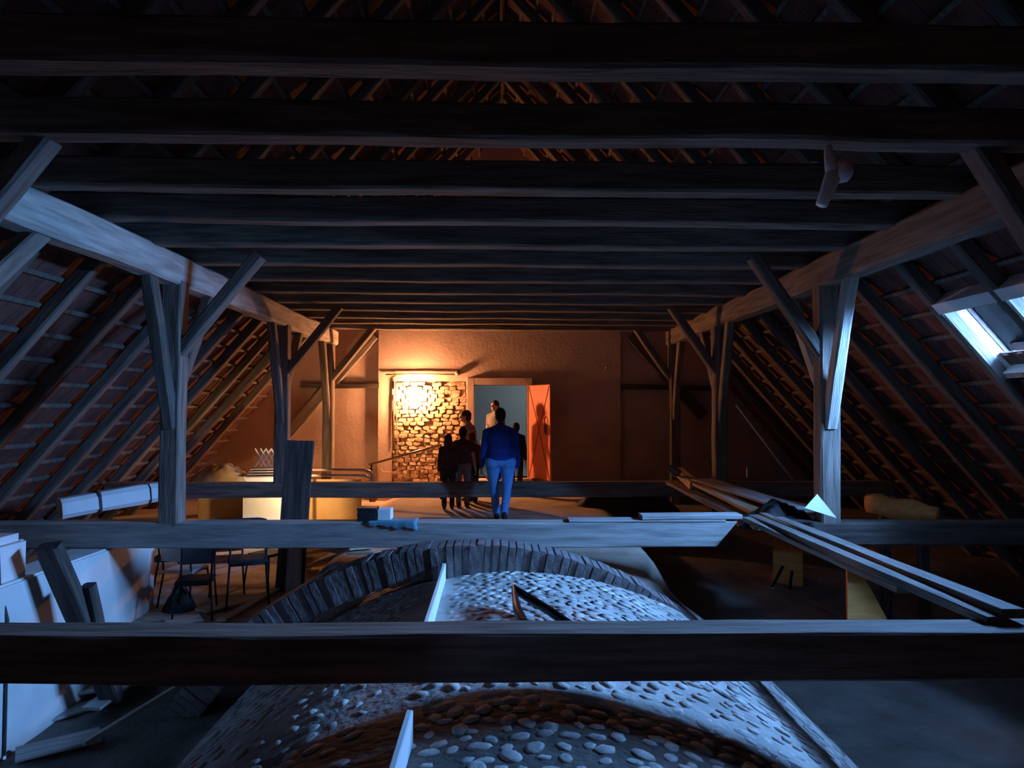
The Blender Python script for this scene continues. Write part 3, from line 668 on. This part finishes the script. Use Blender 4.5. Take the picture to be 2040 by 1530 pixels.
tag(bm_obj('angle_bracket', bm, 'metal_grey'), 'small pale angle bracket behind the board pile', 'bracket')
hp = P(1245, 985, 12.9); heap('tarpaulin', (hp.x, 13.0, floor_z(hp.x, 13) + .02), 1.1, .5, .55, 'tarp_black', 'black tarpaulin heap on the floor near the door leaf', 'tarpaulin', 21, .45)
# pale fitting hanging from a collar beam
hg = empty('hanging_fitting', P(1652, 300, 4.45)); tag(hg, 'pale bent fitting hanging from a collar beam', 'fitting')
def ht(nm, pts, r, m='plastic_grey'): return tube_obj(nm, [P(*p, 4.4) - hg.location for p in pts], r, m, hg)
ht('stem', [(1649, 290), (1651, 305), (1657, 330), (1662, 345)], [.022, .03, .045, .055], 'paper_white')
ht('arm', [(1664, 338), (1655, 362), (1645, 388), (1636, 409)], [.055, .05, .042, .036], 'paper_white')
ht('head', [(1660, 338), (1670, 338), (1682, 346), (1693, 352)], [.04, .08, .075, .04], 'paper_white')
ht('pin', [(1616, 323), (1630, 323)], .006)

# ------------------------------------------------------------------ people
def capsule(bm, p0, p1, r0, r1, seg=12):
    p0, p1 = Vector(p0), Vector(p1); d = p1 - p0; L = max(d.length, 1e-5); q = d.to_track_quat('Z', 'Y').to_matrix()
    prof = [(r0 * math.sin(a), -r0 * math.cos(a)) for a in (R(25), R(60), R(90))] + [(r1 * math.sin(a), L + r1 * -math.cos(a)) for a in (R(90), R(120), R(155))]
    rings = []
    for rr, z in prof: rings.append([bm.verts.new(p0 + q @ Vector((rr * math.cos(k * 2 * math.pi / seg), rr * math.sin(k * 2 * math.pi / seg), z))) for k in range(seg)])
    b0 = bm.verts.new(p0 + q @ Vector((0, 0, -r0))); b1 = bm.verts.new(p0 + q @ Vector((0, 0, L + r1)))
    for i in range(len(rings) - 1):
        for k in range(seg): bm.faces.new((rings[i][k], rings[i][(k + 1) % seg], rings[i + 1][(k + 1) % seg], rings[i + 1][k]))
    for k in range(seg): bm.faces.new((b0, rings[0][(k + 1) % seg], rings[0][k])); bm.faces.new((b1, rings[-1][k], rings[-1][(k + 1) % seg]))
def ell(bm, c, r, rot=None):
    M = Matrix.Translation(c) @ (rot or Matrix()) @ Matrix.Diagonal((*r, 1)); bmesh.ops.create_uvsphere(bm, u_segments=16, v_segments=10, radius=1, matrix=M)
def remesh(name, bm, m, vox, parent=None, sm_it=4, scale=1):
    me = bpy.data.meshes.new(name + '_src'); 
    for v in bm.verts: v.co *= scale
    bm.to_mesh(me); bm.free(); o = bpy.data.objects.new('tmp', me); C.objects.link(o)
    md = o.modifiers.new('r', 'REMESH'); md.mode = 'VOXEL'; md.voxel_size = vox * scale; md.use_smooth_shade = True
    md = o.modifiers.new('s', 'SMOOTH'); md.iterations = sm_it; md.factor = .5
    dg = bpy.context.evaluated_depsgraph_get(); nm = bpy.data.meshes.new_from_object(o.evaluated_get(dg)); bpy.data.objects.remove(o); bpy.data.meshes.remove(me)
    nm.materials.clear(); nm.name = name; return link(name, nm, m, parent, True)
def person(label, loc, h, rz, top='cloth_navy', legs='cloth_navy', hair='hair_dark', long_hair=False, sleeves='long', stride=0.0, bulk=1.0, lean=0.0, headk=1.0, arms=((.05, 0), (.05, 0)), headturn=0, belt=.98):
    """local: facing +y; arms = (outward, forward) offset of each hand (left -x, right +x)"""
    s = h / 1.75; b = bulk
    def ln(p):   # lean forward above the hip
        x, y, z = p; t = max(0, z - .95); return Vector((x, y + t * lean, z - .1 * t * abs(lean)))
    hip = [Vector((-.09 * b, 0, .92)), Vector((.09 * b, 0, .92))]
    knee = [Vector((-.095, stride * .65 + .01, .50)), Vector((.10, -stride * .15 + .01, .49))]
    ax_ = .09 - abs(stride) * .2; ank = [Vector((-ax_, stride * .75, .09)), Vector((ax_, -stride * .9, .09 + abs(stride) * .22))]
    sw = (.178 if headk <= 1 else .158) * (1 + (b - 1) * .6); sh = [ln((-sw, 0, 1.395 - (b - 1) * .09)), ln((sw, 0, 1.395 - (b - 1) * .09))]
    el, wr = [], []
    for i, sg in enumerate((-1, 1)):
        ow, fw = arms[i]; e = sh[i] + Vector((sg * (.028 + ow * .6), -.03 + fw * .3, -.29)); el.append(e); wr.append(e + Vector((sg * (ow * .3), .05 + fw * .7, -.25 + abs(fw) * .35)))
    hc = ln((0, .02, 1.63)); ht_ = Matrix.Rotation(headturn, 4, 'Z')
    hk = headk
    if hk > 1: hc = hc + Vector((0, 0, -.11 * (hk - 1)))
    o = bmesh.new()
    ell(o, hc + Vector((0, 0, .01)), (.076 * hk, .096 * hk, .112 * hk), ht_); ell(o, hc + ht_ @ Vector((0, .03 * hk, -.055 * hk)), (.055 * hk, .06 * hk, .06 * hk), ht_)
    f = lambda x, y, z: hc + ht_ @ (Vector((x, y, z)) * hk)
    capsule(o, f(0, .092, .02), f(0, .112, -.018), .010, .016); ell(o, f(0, .088, -.058), (.026 * hk, .012 * hk, .008 * hk), ht_); ell(o, f(0, .08, .04), (.05 * hk, .02 * hk, .012 * hk), ht_)
    for sg in (-1, 1): ell(o, f(sg * .078, -.005, -.005), (.012 * hk, .022 * hk, .032 * hk), ht_)
    capsule(o, ln((0, -.01, 1.40)), hc + Vector((0, -.01, -.07)), .058, .05)
    ell(o, ln((0, 0, 1.28)), (.165 * b, .105 * b, .18)); ell(o, ln((0, 0, 1.08)), (.145 * b, .10 * b, .16)); ell(o, Vector((0, 0, .94)), (.16 * b, .11 * b, .12))
    capsule(o, sh[0], sh[1], .06, .06)
    for i, sg in enumerate((-1, 1)):
        capsule(o, sh[i], el[i], .052, .040); capsule(o, el[i], wr[i], .039, .026)
        d = (wr[i] - el[i]).normalized(); side = Vector((0, 1, 0)) - d * d.y; side.normalize(); nrm = d.cross(side)
        pm = wr[i] + d * .05
        ell(o, pm, (.018, .042, .05), Matrix((nrm, side, d)).transposed().to_4x4())
        for k, (off, ln_) in enumerate(((-.032, .062), (-.011, .075), (.011, .082), (.032, .074))):
            q0 = pm + side * off + d * .035; q1 = q0 + d * ln_ * .55 + nrm * (-sg * .008); q2 = q1 + d * ln_ * .4 + nrm * (-sg * .026)
            capsule(o, q0, q1, .0098, .009, 8); capsule(o, q1, q2, .009, .0075, 8)
        t0 = wr[i] + d * .03 + side * .03; t1 = t0 + d * .035 + side * .03; t2 = t1 + d * .03 + side * .004
        capsule(o, t0, t1, .014, .011, 8); capsule(o, t1, t2, .011, .009, 8)
        capsule(o, hip[i], knee[i], .085 * b, .055); capsule(o, knee[i], ank[i], .055, .036); capsule(o, ank[i] + Vector((0, -.03, -.04)), ank[i] + Vector((0, .13, -.055)), .038, .03)
    vox = .009 if h > 1.2 else .0095
    body = remesh('person', o, 'skin', vox, None, 3, s); body.location = loc; body.rotation_euler = (0, 0, rz); tag(body, label, 'person')
    # clothing
    o = bmesh.new(); g = .016
    ell(o, ln((0, 0, 1.28)), (.178 * b + g, .118 * b + g, .185)); ell(o, ln((0, 0, 1.08)), (.158 * b + g, .112 * b + g, .17)); ell(o, Vector((0, 0, belt)), (.168 * b + g, .122 * b + g, .075))
    capsule(o, sh[0], sh[1], .074, .074); capsule(o, ln((0, -.01, 1.42)), ln((0, -.01, 1.48)), .085, .066)
    for i in range(2): capsule(o, ln((0, -.01, 1.44)), sh[i], .078, .066)
    for i in range(2):
        if sleeves == 'long': capsule(o, sh[i], el[i], .064 * (.6 + b * .4), .054); capsule(o, el[i], el[i].lerp(wr[i], .95), .055, .040)
        else: capsule(o, sh[i], sh[i].lerp(el[i], .55), .068, .060)
    remesh('top', o, top, .012, body, 5, s)
    o = bmesh.new(); ell(o, Vector((0, 0, .93)), (.165 * b + .008, .118 * b + .008, .115)); 
    for i in range(2):
        ell(o, hip[i] + Vector((0, -.035, -.01)), (.10 * b, .095 * b, .11)); capsule(o, hip[i], knee[i], .10 * b, .070); capsule(o, knee[i], ank[i] + Vector((0, 0, .0)), .070, .060)
    remesh('trousers', o, legs, .012, body, 5, s)
    for i in range(2):
        o = bmesh.new(); a = ank[i]; capsule(o, a + Vector((0, -.035, -.04)), a + Vector((0, .15, -.055)), .046, .038); capsule(o, a + Vector((0, -.03, -.035)), a + Vector((0, -.02, .01)), .046, .044)
        for v in o.verts: v.co.z = max(v.co.z, a.z - .09)
        remesh('shoe', o, 'leather', .011, body, 3, s)
    o = bmesh.new(); ell(o, f(0, -.014, .032), (.087 * hk, .102 * hk, .102 * hk), ht_); ell(o, f(0, -.045, -.02), (.078 * hk, .068 * hk, .085 * hk), ht_)
    if long_hair:
        ell(o, f(0, -.06, -.10), (.085 * hk, .055 * hk, .13 * hk), ht_); ell(o, f(0, -.075, -.22), (.08 * hk, .042 * hk, .11 * hk), ht_)
        for sg in (-1, 1): ell(o, f(sg * .07, -.01, -.08), (.025 * hk, .05 * hk, .11 * hk), ht_)
    hr_ = remesh('hair', o, hair, .010, body, 2, s)
    for sg in (-1, 1):
        o = bmesh.new(); ell(o, f(sg * .031, .088, .012), (.013 * hk, .008 * hk, .008 * hk), ht_)
        for v in o.verts: v.co *= s
        bm_obj('eye', o, 'hair_dark', body, True)
    return body
def at(px, y, z=None):
    p = P(px, 900, y); return (p.x, y, floor_z(p.x, y) if z is None else z)
person('person in a blue jumper and light blue jeans walking away', at(997, 11.25), 1.77, R(3), 'blue_knit', 'jeans', 'hair_dark', stride=.20, bulk=1.3, lean=.06, arms=((.05, .06), (.03, .02)))
person('child with long dark hair standing behind the far tie beam', at(893, 12.65), 1.31, R(8), 'cloth_maroon', 'cloth_navy', 'hair_brown', True, headk=1.12, arms=((.03, .1), (.02, .05)))
person('child with short hair, dark T-shirt and grey trousers', at(922, 12.85), 1.43, R(-6), 'cloth_maroon', 'cloth_grey', 'hair_dark', sleeves='short', headk=1.08, arms=((.02, .1), (.10, -.02)))
person('person in a pale pink top bending towards the children', at(941, 13.75), 1.74, R(70), 'cloth_pink', 'cloth_maroon', 'hair_brown', sleeves='short', lean=.18, arms=((.05, .25), (.04, .15)), headturn=R(15))
person('small child between the bending person and the jumper wearer', at(940, 13.3), 1.30, R(10), 'cloth_maroon', 'cloth_navy', 'hair_brown', headk=1.12)
person('person in a grey shirt facing out from the doorway step', at(987, 16.12, DZ0), 1.77, R(140), 'cloth_grey', 'cloth_navy', 'hair_dark', sleeves='short', arms=((.05, .1), (.05, .1)))
person('person in dark clothes standing close to the door jamb', at(1028, 14.6), 1.47, R(-5), 'cloth_navy', 'cloth_navy', 'hair_dark', headk=1.06)
